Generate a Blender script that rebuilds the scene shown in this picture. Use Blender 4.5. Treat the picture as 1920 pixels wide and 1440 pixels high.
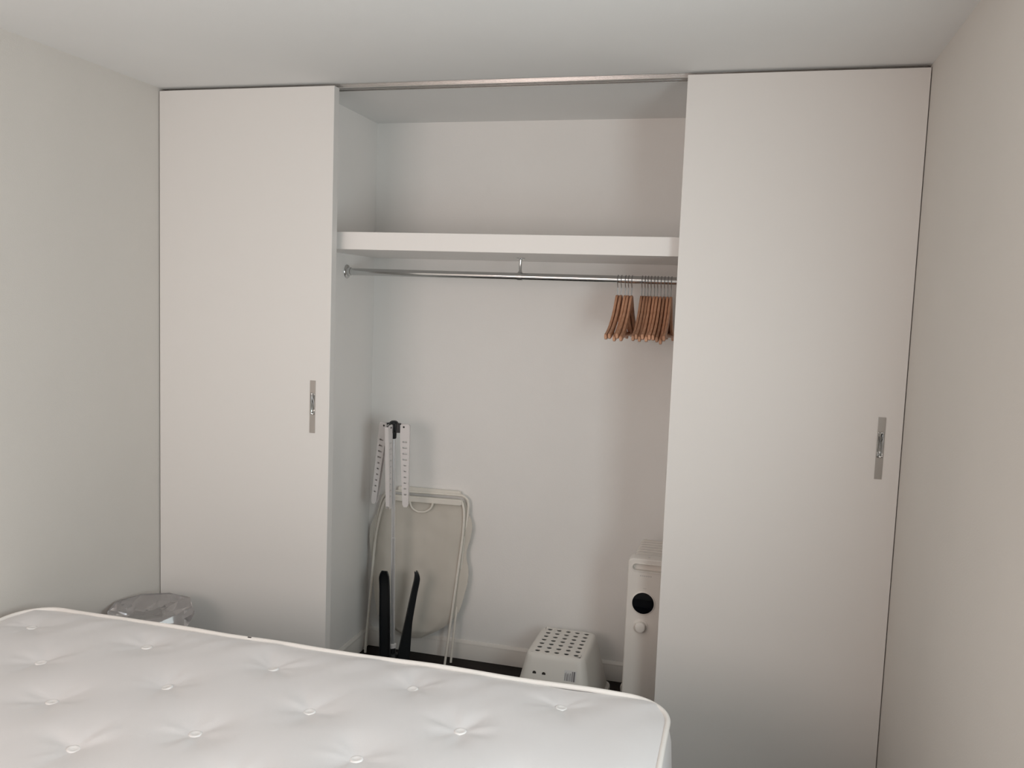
import bpy, bmesh, math, random
from mathutils import Vector, Matrix, noise
random.seed(7)
for o in list(bpy.data.objects):
    bpy.data.objects.remove(o, do_unlink=True)
S = bpy.context.scene
COL = S.collection
PI = math.pi

# ------------------------------------------------------------------ room dimensions (metres)
H = 2.40            # ceiling height
W = 2.7367          # room width: left wall x=0, right wall x=W
D = 0.7126          # back wall of the closet; y=0 is the face of the sliding doors
XC = 0.5963         # left inner side of the closet
XR = W - XC         # right inner side of the closet
YR = -3.60          # rear wall of the room, behind the camera
WIN1 = (-2.40, -1.42, 0.88, 1.80)  # window in the right wall: y0, y1, z0, z1
FILL_WIN = (0.08, 1.28, 1.00, 2.20)    # unseen window added in the rear wall for warm fill: x0, x1, z0, z1

# ------------------------------------------------------------------ camera
def camera():
    yaw, pitch, roll, f = 0.2593, -0.0950, 0.0367, 1628.63
    fw = Vector((-math.sin(yaw) * math.cos(pitch), math.cos(yaw) * math.cos(pitch), math.sin(pitch)))
    r0 = Vector((math.cos(yaw), math.sin(yaw), 0))
    u0 = r0.cross(fw)
    r = math.cos(roll) * r0 + math.sin(roll) * u0
    u = -math.sin(roll) * r0 + math.cos(roll) * u0
    cd = bpy.data.cameras.new('camera')
    co = bpy.data.objects.new('camera', cd)
    COL.objects.link(co)
    m = Matrix((r, u, -fw)).transposed().to_4x4()
    m.translation = Vector((2.2333, -2.9558, 1.6332))
    co.matrix_world = m
    cd.sensor_fit = 'HORIZONTAL'
    cd.sensor_width = 36
    cd.lens = f * 36 / 1920
    cd.clip_start = 0.02
    S.camera = co
camera()

# ------------------------------------------------------------------ world, lights, exposure
wd = bpy.data.worlds.new('world')
S.world = wd
wd.use_nodes = True
wb = wd.node_tree.nodes['Background']
wb.inputs[0].default_value = (0.80, 0.88, 1.0, 1)
wb.inputs[1].default_value = 1.0

def area(name, loc, rot, sx, sy, power, col):
    l = bpy.data.lights.new(name, 'AREA')
    l.shape = 'RECTANGLE'
    l.size, l.size_y, l.energy, l.color = sx, sy, power, col
    o = bpy.data.objects.new(name, l)
    COL.objects.link(o)
    o.location = loc
    o.rotation_euler = rot
    return o
# cool daylight through the window in the right wall, beside the camera
area('window_daylight', (W + 0.015, (WIN1[0] + WIN1[1]) / 2, (WIN1[2] + WIN1[3]) / 2), (PI / 2, 0, PI / 2),
     WIN1[1] - WIN1[0] - 0.08, WIN1[3] - WIN1[2] - 0.08, 22, (0.89, 0.99, 1.0))
# added warm fill light, set in a made-up window in the rear wall
area('added_warm_fill', ((FILL_WIN[0] + FILL_WIN[1]) / 2, YR - 0.015, (FILL_WIN[2] + FILL_WIN[3]) / 2), (PI / 2, 0, 0),
     FILL_WIN[1] - FILL_WIN[0] - 0.08, FILL_WIN[3] - FILL_WIN[2] - 0.08, 22, (1.0, 0.81, 0.72))

S.view_settings.view_transform = 'Standard'
S.view_settings.look = 'None'
S.view_settings.gamma = 1
S.view_settings.use_curve_mapping = False
S.view_settings.exposure = 0.0

# ------------------------------------------------------------------ materials
MATS = {}
def mat(name, col, rough=0.5, metal=0.0, bump=0.0, bscale=200.0, var=0.0, vscale=3.0, **kw):
    if name in MATS:
        return MATS[name]
    m = bpy.data.materials.new(name)
    m.use_nodes = True
    nt = m.node_tree
    b = nt.nodes['Principled BSDF']
    b.inputs['Base Color'].default_value = (*col, 1)
    b.inputs['Roughness'].default_value = rough
    b.inputs['Metallic'].default_value = metal
    for k, v in kw.items():
        b.inputs[k.replace('_', ' ')].default_value = v
    tc = nt.nodes.new('ShaderNodeTexCoord')
    if bump:
        n = nt.nodes.new('ShaderNodeTexNoise')
        n.inputs['Scale'].default_value = bscale
        n.inputs['Detail'].default_value = 3
        nt.links.new(tc.outputs['Object'], n.inputs['Vector'])
        bp = nt.nodes.new('ShaderNodeBump')
        bp.inputs['Strength'].default_value = bump
        bp.inputs['Distance'].default_value = 0.002
        nt.links.new(n.outputs['Fac'], bp.inputs['Height'])
        nt.links.new(bp.outputs['Normal'], b.inputs['Normal'])
    if var:
        n2 = nt.nodes.new('ShaderNodeTexNoise')
        n2.inputs['Scale'].default_value = vscale
        n2.inputs['Detail'].default_value = 4
        nt.links.new(tc.outputs['Object'], n2.inputs['Vector'])
        r = nt.nodes.new('ShaderNodeMapRange')
        r.inputs['From Min'].default_value = 0.3
        r.inputs['From Max'].default_value = 0.7
        r.inputs['To Min'].default_value = 1 - var
        r.inputs['To Max'].default_value = 1 + var
        nt.links.new(n2.outputs['Fac'], r.inputs['Value'])
        mx = nt.nodes.new('ShaderNodeMix')
        mx.data_type = 'RGBA'
        mx.blend_type = 'MULTIPLY'
        mx.inputs['Factor'].default_value = 1
        mx.inputs['A'].default_value = (*col, 1)
        nt.links.new(r.outputs['Result'], mx.inputs['B'])
        nt.links.new(mx.outputs['Result'], b.inputs['Base Color'])
    MATS[name] = m
    return m

WALL = mat('wall_paint', (0.715, 0.685, 0.645), 0.75, bump=0.25, bscale=260, var=0.012)
WALLW = mat('closet_white_paint', (0.945, 0.93, 0.91), 0.7, bump=0.2, bscale=260, var=0.01)
CEIL = mat('ceiling_paint', (0.87, 0.87, 0.86), 0.85, bump=0.2, bscale=260, var=0.01)
DOORM = mat('door_lacquer', (0.835, 0.82, 0.80), 0.42, bump=0.05, bscale=90)
SHELFM = mat('shelf_lacquer', (0.90, 0.88, 0.86), 0.45, bump=0.05, bscale=90)
SKIRT = mat('skirting_gloss', (0.82, 0.79, 0.75), 0.35, bump=0.05, bscale=60)
CHROME = mat('chrome', (0.62, 0.63, 0.63), 0.14, 1.0, bump=0.02, bscale=40)
SATIN = mat('satin_nickel', (0.48, 0.46, 0.44), 0.38, 1.0, bump=0.05, bscale=300)
ALU = mat('track_aluminium', (0.62, 0.61, 0.60), 0.26, 1.0, bump=0.03, bscale=300)
POLE = mat('brushed_steel_pole', (0.88, 0.89, 0.90), 0.30, 0.7, bump=0.02, bscale=200)
BLACKP = mat('black_plastic', (0.012, 0.014, 0.016), 0.38, bump=0.08, bscale=300)
WHITEP = mat('white_plastic', (0.80, 0.77, 0.765), 0.42, bump=0.03, bscale=200)
STOOLP = mat('ivory_stool_plastic', (0.80, 0.775, 0.73), 0.42, bump=0.03, bscale=200)
CREAM = mat('cream_enamel', (0.86, 0.825, 0.755), 0.4, bump=0.03, bscale=200)
HEATW = mat('heater_enamel', (0.80, 0.76, 0.715), 0.4, bump=0.03, bscale=200)
HEATG = mat('heater_grey_print', (0.60, 0.575, 0.55), 0.5, bump=0.02, bscale=200)
GLOSSB = mat('black_display_glass', (0.004, 0.005, 0.007), 0.08, bump=0.01, bscale=20)
WIRE = mat('hook_wire', (0.42, 0.43, 0.44), 0.25, 1.0, bump=0.02, bscale=200)
RUBBER = mat('dark_rubber', (0.03, 0.025, 0.022), 0.7, bump=0.1, bscale=200)
FRAMEW = mat('window_frame_paint', (0.8, 0.8, 0.79), 0.4, bump=0.03, bscale=100)
STICK = mat('sticker_paper', (0.74, 0.73, 0.72), 0.6, bump=0.02, bscale=100)
INK = mat('sticker_ink', (0.18, 0.17, 0.18), 0.6, bump=0.02, bscale=100)
TICK = mat('mattress_ticking', (0.775, 0.765, 0.775), 0.42, bump=0.12, bscale=500, var=0.01, Sheen_Weight=0.15)
TAPE = mat('mattress_tape', (0.88, 0.85, 0.82), 0.55, bump=0.3, bscale=400)
BUTTON = mat('mattress_button_felt', (0.86, 0.85, 0.85), 0.7, bump=0.3, bscale=300)
BASEF = mat('bed_base_fabric', (0.30, 0.29, 0.29), 0.9, bump=0.4, bscale=400)

def wood_floor():
    m = bpy.data.materials.new('dark_floor_wood')
    m.use_nodes = True
    nt = m.node_tree
    b = nt.nodes['Principled BSDF']
    tc = nt.nodes.new('ShaderNodeTexCoord')
    mp = nt.nodes.new('ShaderNodeMapping')
    mp.inputs['Scale'].default_value = (1.5, 18, 1)
    n = nt.nodes.new('ShaderNodeTexNoise')
    n.inputs['Scale'].default_value = 4
    n.inputs['Detail'].default_value = 6
    cr = nt.nodes.new('ShaderNodeValToRGB')
    cr.color_ramp.elements[0].color = (0.006, 0.004, 0.004, 1)
    cr.color_ramp.elements[1].color = (0.016, 0.010, 0.008, 1)
    nt.links.new(tc.outputs['Object'], mp.inputs['Vector'])
    nt.links.new(mp.outputs['Vector'], n.inputs['Vector'])
    nt.links.new(n.outputs['Fac'], cr.inputs['Fac'])
    nt.links.new(cr.outputs['Color'], b.inputs['Base Color'])
    b.inputs['Roughness'].default_value = 0.6
    b.inputs['Specular IOR Level'].default_value = 0.25
    return m
FLOORM = wood_floor()

def hanger_wood():
    m = bpy.data.materials.new('hanger_wood')
    m.use_nodes = True
    nt = m.node_tree
    b = nt.nodes['Principled BSDF']
    tc = nt.nodes.new('ShaderNodeTexCoord')
    mp = nt.nodes.new('ShaderNodeMapping')
    mp.inputs['Scale'].default_value = (60, 5, 25)
    n = nt.nodes.new('ShaderNodeTexNoise')
    n.inputs['Scale'].default_value = 3
    n.inputs['Detail'].default_value = 4
    cr = nt.nodes.new('ShaderNodeValToRGB')
    cr.color_ramp.elements[0].position = 0.3
    cr.color_ramp.elements[1].position = 0.75
    cr.color_ramp.elements[0].color = (0.52, 0.255, 0.145, 1)
    cr.color_ramp.elements[1].color = (0.70, 0.40, 0.255, 1)
    oi = nt.nodes.new('ShaderNodeObjectInfo')
    hs = nt.nodes.new('ShaderNodeHueSaturation')
    mr = nt.nodes.new('ShaderNodeMapRange')
    mr.inputs['To Min'].default_value = 0.75
    mr.inputs['To Max'].default_value = 1.2
    nt.links.new(oi.outputs['Random'], mr.inputs['Value'])
    nt.links.new(mr.outputs['Result'], hs.inputs['Value'])
    nt.links.new(tc.outputs['Object'], mp.inputs['Vector'])
    nt.links.new(mp.outputs['Vector'], n.inputs['Vector'])
    nt.links.new(n.outputs['Fac'], cr.inputs['Fac'])
    nt.links.new(cr.outputs['Color'], hs.inputs['Color'])
    nt.links.new(hs.outputs['Color'], b.inputs['Base Color'])
    b.inputs['Roughness'].default_value = 0.45
    return m
HWOOD = hanger_wood()

def clear_plastic():
    m = bpy.data.materials.new('clear_acrylic')
    m.use_nodes = True
    nt = m.node_tree
    b = nt.nodes['Principled BSDF']
    n = nt.nodes.new('ShaderNodeTexNoise')
    n.inputs['Scale'].default_value = 6
    cr = nt.nodes.new('ShaderNodeValToRGB')
    cr.color_ramp.elements[0].color = (0.86, 0.83, 0.84, 1)
    cr.color_ramp.elements[1].color = (0.92, 0.89, 0.90, 1)
    nt.links.new(n.outputs['Fac'], cr.inputs['Fac'])
    nt.links.new(cr.outputs['Color'], b.inputs['Base Color'])
    b.inputs['Roughness'].default_value = 0.03
    b.inputs['IOR'].default_value = 1.49
    b.inputs['Transmission Weight'].default_value = 0.80
    return m
CLEAR = clear_plastic()

def window_glass():
    m = bpy.data.materials.new('window_glass')
    m.use_nodes = True
    b = m.node_tree.nodes['Principled BSDF']
    b.inputs['Base Color'].default_value = (0.95, 0.97, 0.97, 1)
    b.inputs['Roughness'].default_value = 0.02
    b.inputs['Transmission Weight'].default_value = 1.0
    return m
GLASS = window_glass()

def bag_cloth():
    m = bpy.data.materials.new('sheer_bag_cloth')
    m.use_nodes = True
    nt = m.node_tree
    out = nt.nodes['Material Output']
    b = nt.nodes['Principled BSDF']
    n = nt.nodes.new('ShaderNodeTexNoise')
    n.inputs['Scale'].default_value = 9
    tc = nt.nodes.new('ShaderNodeTexCoord')
    cr = nt.nodes.new('ShaderNodeValToRGB')
    cr.color_ramp.elements[0].color = (0.80, 0.755, 0.68, 1)
    cr.color_ramp.elements[1].color = (0.86, 0.815, 0.74, 1)
    nt.links.new(tc.outputs['Object'], n.inputs['Vector'])
    nt.links.new(n.outputs['Fac'], cr.inputs['Fac'])
    nt.links.new(cr.outputs['Color'], b.inputs['Base Color'])
    b.inputs['Roughness'].default_value = 0.8
    tr = nt.nodes.new('ShaderNodeBsdfTransparent')
    mx = nt.nodes.new('ShaderNodeMixShader')
    mx.inputs[0].default_value = 0.32
    nt.links.new(b.outputs[0], mx.inputs[1])
    nt.links.new(tr.outputs[0], mx.inputs[2])
    nt.links.new(mx.outputs[0], out.inputs['Surface'])
    return m
BAGM = bag_cloth()

# ------------------------------------------------------------------ mesh builder
class MB:
    def __init__(s):
        s.v, s.f = [], []
    def add(s, vs, fs):
        o = len(s.v)
        s.v += [tuple(x) for x in vs]
        s.f += [tuple(i + o for i in f) for f in fs]
        return s
    def box(s, x0, x1, y0, y1, z0, z1):
        return s.add([(x0, y0, z0), (x1, y0, z0), (x1, y1, z0), (x0, y1, z0), (x0, y0, z1), (x1, y0, z1), (x1, y1, z1), (x0, y1, z1)],
                     [(0, 3, 2, 1), (4, 5, 6, 7), (0, 1, 5, 4), (1, 2, 6, 5), (2, 3, 7, 6), (3, 0, 4, 7)])
    def tube(s, pts, r, n=12, closed=False, cap=True, flat=None):
        """tube along a polyline; r a number or one per point; flat=(a,b,up) gives an elliptic section"""
        pts = [Vector(p) for p in pts]
        m = len(pts)
        rr = r if isinstance(r, (list, tuple)) else [r] * m
        vs, fs = [], []
        prev = None
        for i, p in enumerate(pts):
            if closed:
                t = pts[(i + 1) % m] - pts[i - 1]
            else:
                t = pts[min(i + 1, m - 1)] - pts[max(i - 1, 0)]
            t.normalize()
            if prev is None:
                a = Vector((0, 0, 1)) if abs(t.z) < 0.9 else Vector((1, 0, 0))
                a = (a - t * a.dot(t)).normalized()
            else:
                a = (prev - t * prev.dot(t)).normalized()
            prev = a
            b = t.cross(a)
            for k in range(n):
                q = 2 * PI * k / n
                vs.append(p + rr[i] * (math.cos(q) * a + math.sin(q) * b))
        lim = m if closed else m - 1
        for i in range(lim):
            j = (i + 1) % m
            for k in range(n):
                l = (k + 1) % n
                fs.append((i * n + k, i * n + l, j * n + l, j * n + k))
        if cap and not closed:
            fs.append(tuple(range(n))[::-1])
            fs.append(tuple(range((m - 1) * n, m * n)))
        return s.add(vs, fs)
    def lathe(s, prof, origin, axis='z', n=32):
        """prof: list of (radius, height)"""
        o = Vector(origin)
        vs, fs = [], []
        for r, h in prof:
            for k in range(n):
                q = 2 * PI * k / n
                a, b = r * math.cos(q), r * math.sin(q)
                vs.append(o + Vector({'z': (a, b, h), 'y': (b, h, a), 'x': (h, a, b)}[axis]))
        m = len(prof)
        for i in range(m - 1):
            for k in range(n):
                l = (k + 1) % n
                fs.append((i * n + k, i * n + l, (i + 1) * n + l, (i + 1) * n + k))
        fs.append(tuple(range(n))[::-1])
        fs.append(tuple(range((m - 1) * n, m * n)))
        return s.add(vs, fs)
    def prism(s, poly, fn, a, b):
        """poly: 2-D outline; fn(u,v,w) -> xyz; extruded from w=a to w=b"""
        n = len(poly)
        vs = [fn(u, v, a) for u, v in poly] + [fn(u, v, b) for u, v in poly]
        fs = [tuple(range(n))[::-1], tuple(range(n, 2 * n))]
        fs += [(i, (i + 1) % n, n + (i + 1) % n, n + i) for i in range(n)]
        return s.add(vs, fs)
    def build(s, name, m, parent=None, smooth=False, bevel=0.0, seg=2, angle=40, loc=None, weld=0.0):
        me = bpy.data.meshes.new(name)
        me.from_pydata([tuple(v) for v in s.v], [], s.f)
        bm = bmesh.new()
        bm.from_mesh(me)
        if weld:
            bmesh.ops.remove_doubles(bm, verts=bm.verts, dist=weld)
        bmesh.ops.recalc_face_normals(bm, faces=bm.faces)
        bm.to_mesh(me)
        bm.free()
        me.materials.append(m)
        if smooth or bevel:
            me.shade_smooth()
            me.set_sharp_from_angle(angle=math.radians(angle))
        o = bpy.data.objects.new(name, me)
        COL.objects.link(o)
        if loc:
            o.location = loc
        if parent:
            o.parent = parent
        if bevel:
            md = o.modifiers.new('bevel', 'BEVEL')
            md.width, md.segments = bevel, seg
            md.limit_method = 'ANGLE'
            md.angle_limit = math.radians(35)
            md.harden_normals = False
        return o

def tag(o, label=None, cat=None, group=None, kind=None):
    if label: o['label'] = label
    if cat: o['category'] = cat
    if group: o['group'] = group
    if kind: o['kind'] = kind
    return o
def thing(name, label, cat, loc=(0, 0, 0), group=None):
    o = bpy.data.objects.new(name, None)
    COL.objects.link(o)
    o.empty_display_size = 0.05
    o.location = loc
    return tag(o, label, cat, group)
def struct(o):
    o['kind'] = 'structure'
    return o
def rrect(x0, x1, y0, y1, r, n=6):
    p = []
    for cx, cy, a in ((x1 - r, y1 - r, 0), (x0 + r, y1 - r, 90), (x0 + r, y0 + r, 180), (x1 - r, y0 + r, 270)):
        for k in range(n + 1):
            q = math.radians(a + 90 * k / n)
            p.append((cx + r * math.cos(q), cy + r * math.sin(q)))
    return p
def catmull(P, n=8):
    P = [Vector(p) for p in P]
    out = []
    for i in range(len(P) - 1):
        a, b, c, d = P[max(i - 1, 0)], P[i], P[i + 1], P[min(i + 2, len(P) - 1)]
        for k in range(n):
            t = k / n
            out.append(0.5 * ((2 * b) + (c - a) * t + (2 * a - 5 * b + 4 * c - d) * t * t + (3 * b - a - 3 * c + d) * t ** 3))
    out.append(P[-1])
    return out

# ------------------------------------------------------------------ the room shell
T = 0.12
struct(MB().box(-T, W + T, YR - T, D + T, -0.1, 0).build('floor', FLOORM))
struct(MB().box(-T, W + T, YR - T, D + T, H, H + 0.1).build('ceiling', CEIL))
struct(MB().box(-T, 0, YR, D + T, 0, H).build('wall_left', WALL))
def holed(m, fn, a0, a1, hole):
    u0, u1, v0, v1 = hole
    for p in ((a0, u0, 0, H), (u1, a1, 0, H), (u0, u1, 0, v0), (u0, u1, v1, H)):
        fn(m, *p)
    return m
struct(holed(MB(), lambda m, a, b, c, d: m.box(W, W + T, a, b, c, d), YR, D + T, WIN1).build('wall_right', WALL))
struct(MB().box(0, W, D, D + T, 0, H).build('wall_closet_back', WALLW))
struct(MB().box(0, XC, 0.056, D, 0, H).build('wall_closet_left', WALLW))
struct(MB().box(XR, W, 0.056, D, 0, H).build('wall_closet_right', WALLW))
struct(holed(MB(), lambda m, a, b, c, d: m.box(a, b, YR - T, YR, c, d), -T, W + T, FILL_WIN).build('wall_rear', WALL))
def window(name, win, fn, bars):
    u0, u1, v0, v1 = win
    m = MB()
    e = 0.045
    cells = [u0 + (u1 - u0) * k / bars for k in range(bars + 1)]
    fn(m, u0, u1, 0.045, 0.10, v0, v0 + e); fn(m, u0, u1, 0.045, 0.10, v1 - e, v1)
    for k, c in enumerate(cells):
        a = c if k == 0 else (c - e if k == bars else c - e / 2)
        fn(m, a, a + e, 0.045, 0.10, v0 + e, v1 - e)
    o = struct(m.build(name, FRAMEW))
    for k in range(bars):
        a = cells[k] + (e if k == 0 else e / 2)
        b = cells[k + 1] - (e if k == bars - 1 else e / 2)
        g = MB()
        fn(g, a, b, 0.070, 0.076, v0 + e, v1 - e)
        g.build('pane', GLASS, o)
window('window_1', WIN1, lambda m, a, b, p, q, c, d: m.box(W + p, W + q, a, b, c, d), 2)
window('fill_window', FILL_WIN, lambda m, a, b, p, q, c, d: m.box(a, b, YR - q, YR - p, c, d), 2)  # made-up window around the warm fill light

# skirting boards with a moulded top
SK = [(0, 0), (0.016, 0), (0.016, 0.062), (0.013, 0.068), (0.013, 0.074), (0.007, 0.082), (0.004, 0.086), (0, 0.086)]
def skirt(name, fn, a, b):
    struct(MB().prism(SK, fn, a, b).build(name, SKIRT, bevel=0.001))
skirt('baseboard_closet_back', lambda u, v, w: (w, D - u, v), XC, XR)
skirt('baseboard_closet_left', lambda u, v, w: (XC + u, w, v), 0.06, D - 0.016)
skirt('baseboard_closet_right', lambda u, v, w: (XR - u, w, v), 0.06, D - 0.016)
skirt('baseboard_left', lambda u, v, w: (u, w, v), YR, -0.01)
skirt('baseboard_right', lambda u, v, w: (W - u, w, v), YR, -0.01)
skirt('baseboard_rear', lambda u, v, w: (w, YR + u, v), 0.016, W - 0.016)

# unseen wooden door and casing, added behind the camera for warm bounce
d3 = struct(MB().box(1.86, 2.62, YR + 0.001, YR + 0.036, 0.008, 2.03).build('bounce_door', mat('bounce_door_oak', (0.42, 0.24, 0.13), 0.45, bump=0.1, bscale=80, var=0.12, vscale=6), bevel=0.002))
MB().lathe([(0.026, 0.0), (0.026, 0.006), (0.010, 0.009), (0.009, 0.035), (0.024, 0.042), (0.026, 0.056), (0.018, 0.066), (0.002, 0.068)], (1.93, YR + 0.036, 1.02), 'y', 24).build('door_handle', SATIN, d3, smooth=True)
fr = MB()
fr.box(1.80, 1.855, YR, YR + 0.018, 0, 2.09).box(2.625, 2.68, YR, YR + 0.018, 0, 2.09).box(1.855, 2.625, YR, YR + 0.018, 2.035, 2.09)
struct(fr.build('trim_1', SKIRT, bevel=0.003))

# ------------------------------------------------------------------ sliding doors with flush pulls
def sliding_door(name, xa, xb, hx):
    """hx: centre of the pull; a pocket is cut in the face for its cup"""
    z0, z1, y0, y1 = 0.012, 2.3885, 0.0, 0.040
    cz0, cz1 = 1.178, 1.262         # cup pocket
    ca, cb = hx - 0.0095, hx + 0.0095
    X = [xa, ca, cb, xb]
    Z = [z0, cz0, cz1, z1]
    vs = [(x, y0, z) for z in Z for x in X]
    fs = [(r * 4 + c, r * 4 + c + 1, r * 4 + c + 5, r * 4 + c + 4) for r in range(3) for c in range(3) if not (r == 1 and c == 1)]
    n = len(vs)
    vs += [(xa, y1, z0), (xb, y1, z0), (xb, y1, z1), (xa, y1, z1)]
    fs += [(n, n + 3, n + 2, n + 1), (0, 1, 2, 3, n + 1, n), (12, 13, 14, 15, n + 2, n + 3), (0, 4, 8, 12, n + 3, n), (3, 7, 11, 15, n + 2, n + 1)]
    k = len(vs)
    vs += [(ca, 0.018, cz0), (cb, 0.018, cz0), (cb, 0.018, cz1), (ca, 0.018, cz1)]
    q = [5, 6, 10, 9]
    fs += [(q[i], q[(i + 1) % 4], k + (i + 1) % 4, k + i) for i in range(4)] + [(k, k + 1, k + 2, k + 3)]
    d = struct(MB().add(vs, fs).build(name, DOORM, bevel=0.0012))
    # plate around the cup
    pa, pb, pz0, pz1 = hx - 0.0112, hx + 0.0112, 1.109, 1.3085
    X = [pa, ca + 0.0008, cb - 0.0008, pb]
    Z = [pz0, cz0 + 0.0008, cz1 - 0.0008, pz1]
    m = MB()
    for r in range(3):
        for c in range(3):
            if r == 1 and c == 1: continue
            m.box(X[c], X[c + 1], -0.0018, -0.0002, Z[r], Z[r + 1])
    pl = m.build('handle', SATIN, d)
    pl['label'] = 'long satin metal flush pull'
    # cup: a scoop that is deepest at the bottom
    m = MB()
    N = 14
    vs, fs = [], []
    for i in range(N + 1):
        t = i / N
        z = cz1 - 0.001 - t * (cz1 - cz0 - 0.002)
        dep = 0.0155 * math.sin(min(1, t / 0.75) * PI / 2) if t < 0.9 else 0.0155 * (1 - (t - 0.9) / 0.1 * 0.75)
        for j in range(9):
            s = j / 8 * 2 - 1
            vs.append((hx + s * 0.0086, dep * (1 - 0.75 * s * s) - 0.0006 + 0.0003, z))
    for i in range(N):
        for j in range(8):
            a = i * 9 + j
            fs.append((a, a + 1, a + 10, a + 9))
    cup = m.add(vs, fs).build('cup', CHROME, pl, smooth=True, angle=60)
    sd = cup.modifiers.new('thick', 'SOLIDIFY')
    sd.thickness = 0.0006
    return d
sliding_door('door_1', 0.0040, 0.742, 0.6735)
sliding_door('door_2', 2.004, W - 0.0026, 2.6715)

# aluminium double track under the ceiling
t = thing('sliding_door_track', 'grey aluminium sliding door track along the ceiling above the closet opening', 'track', (W / 2, 0.07, H))
TR = [(0.020, 2.4), (0.020, 2.3985), (0.032, 2.3985), (0.032, 2.396), (0.043, 2.396), (0.043, 2.3905), (0.049, 2.389), (0.053, 2.3905),
      (0.053, 2.3955), (0.070, 2.3955), (0.070, 2.3915), (0.074, 2.3905), (0.078, 2.3915), (0.078, 2.3955), (0.090, 2.3955), (0.090, 2.390), (0.096, 2.390), (0.096, 2.4)]
def trackpart(name, poly, xa, xb):
    m = MB().prism(poly, lambda u, v, w: (w - W / 2, u - 0.07, v - H - 0.0005), xa, xb)
    return m.build(name, ALU, t, bevel=0.0006)
trackpart('profile', [p for p in TR if p[0] < 0.055] + [(0.053, 2.4)], 0.004, W - 0.004)
trackpart('profile', [(0.0545, 2.4), (0.0545, 2.3955)] + [p for p in TR if p[0] > 0.06], XC + 0.002, XR - 0.002)

# ------------------------------------------------------------------ shelf and rail
sh = tag(MB().box(XC, XR, 0.085, D, 1.8055, 1.8715).build('closet_shelf', SHELFM, bevel=0.0015),
         'thick white shelf spanning the closet above the hanging rail', 'shelf')
ZR, YRL = 1.7325, 0.43
t = thing('clothes_rail', 'chrome hanging rail under the closet shelf', 'clothes rail', (1.352, YRL, ZR))
def loc_(p): return tuple(Vector(p) - Vector((1.352, YRL, ZR)))
m = MB().tube([loc_((XC + 0.004, YRL, ZR)), loc_((XR - 0.004, YRL, ZR))], 0.0145, 24)
m.build('tube', CHROME, t, smooth=True)
for x, s in ((XC, 1), (XR, -1)):
    m = MB().lathe([(0.029, 0.0005), (0.0295, 0.002), (0.028, 0.004), (0.020, 0.0055), (0.0185, 0.007), (0.0182, 0.018), (0.017, 0.019)] if s > 0 else
                   [(0.029, -0.0005), (0.0295, -0.002), (0.028, -0.004), (0.020, -0.0055), (0.0185, -0.007), (0.0182, -0.018), (0.017, -0.019)],
                   loc_((x, YRL, ZR)), 'x', 28)
    fl = m.build('flange', CHROME, t, smooth=True)
    for a in (90, 210, 330):
        q = math.radians(a)
        MB().lathe([(0.0032, 0.0), (0.003, s * 0.0015), (0.0012, s * 0.002)], loc_((x + s * 0.0045, YRL + 0.0235 * math.cos(q), ZR + 0.0235 * math.sin(q))), 'x', 10).build('screw', SATIN, fl, smooth=True)
m = MB()
m.lathe([(0.0175, 1.8054 - ZR), (0.0175, 1.803 - ZR), (0.016, 1.8015 - ZR), (0.007, 1.8 - ZR), (0.0055, 1.79 - ZR), (0.0055, 1.757 - ZR), (0.008, 1.75 - ZR), (0.009, 0.0146)], (0, 0, 0), 'z', 20)
m.lathe([(0.0147, -0.010), (0.0165, -0.010), (0.0168, 0), (0.0165, 0.010), (0.0147, 0.010)], (0, 0, 0), 'x', 28)
m.build('bracket', CHROME, t, smooth=True)

# ------------------------------------------------------------------ wooden hangers
def make_hanger():
    root = thing('coat_hanger', 'x', 'hanger')
    # origin: centre of the rail; local y runs across the rail, z up
    zt = -0.060
    top = [(0.0, zt), (0.016, zt - 0.004), (0.035, zt - 0.026), (0.060, zt - 0.058), (0.095, zt - 0.090), (0.135, zt - 0.118), (0.175, zt - 0.138), (0.215, zt - 0.151)]
    cen = catmull([(0, y, z) for y, z in top], 4)
    hw = 0.0059
    vs, fs = [], []
    def section(c, t, h, w):
        nrm = Vector((0, -t.z, t.y))
        if nrm.z < 0: nrm = -nrm
        ring = []
        for k in range(10):
            q = 2 * PI * (k + 0.5) / 10
            ring.append(c - nrm * h / 2 + Vector((w * max(-1, min(1, 1.25 * math.cos(q))), 0, 0)) + nrm * (h / 2 * max(-1, min(1, 1.2 * math.sin(q)))))
        return ring
    path = [Vector((0, -p.y, p.z)) for p in reversed(cen[1:])] + [Vector(p) for p in cen]
    for i, c in enumerate(path):
        tt = (path[min(i + 1, len(path) - 1)] - path[max(i - 1, 0)]).normalized()
        a = abs(c.y) / 0.215
        h = 0.034 - 0.012 * a
        w = hw
        if i in (0, len(path) - 1):
            h, w = h * 0.8, w * 0.8
        vs += section(c, tt, h, w)
    n = len(path)
    for i in range(n - 1):
        for k in range(10):
            l = (k + 1) % 10
            fs.append((i * 10 + k, i * 10 + l, (i + 1) * 10 + l, (i + 1) * 10 + k))
    fs.append(tuple(range(10)))
    fs.append(tuple(range((n - 1) * 10, n * 10)))
    MB().add(vs, fs).build('shoulder', HWOOD, root, smooth=True, angle=50)
    MB().tube([(0, -0.190, zt - 0.152), (0, 0.190, zt - 0.152)], 0.0052, 10).build('trouser_bar', HWOOD, root, smooth=True)
    # hook
    R, wr = 0.0172, 0.0017
    cz = 0.0145 + wr - R
    pts = []
    for k in range(15):
        q = math.radians(-25 + (225 + 25) * k / 14)
        pts.append((0, R * math.cos(q), cz + R * math.sin(q)))
    pts += [(0, -0.006, -0.0225), (0, -0.001, -0.028), (0, 0, -0.034), (0, 0, zt - 0.004)]
    MB().tube(pts, wr, 8).build('hook', WIRE, root, smooth=True)
    return root
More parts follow.
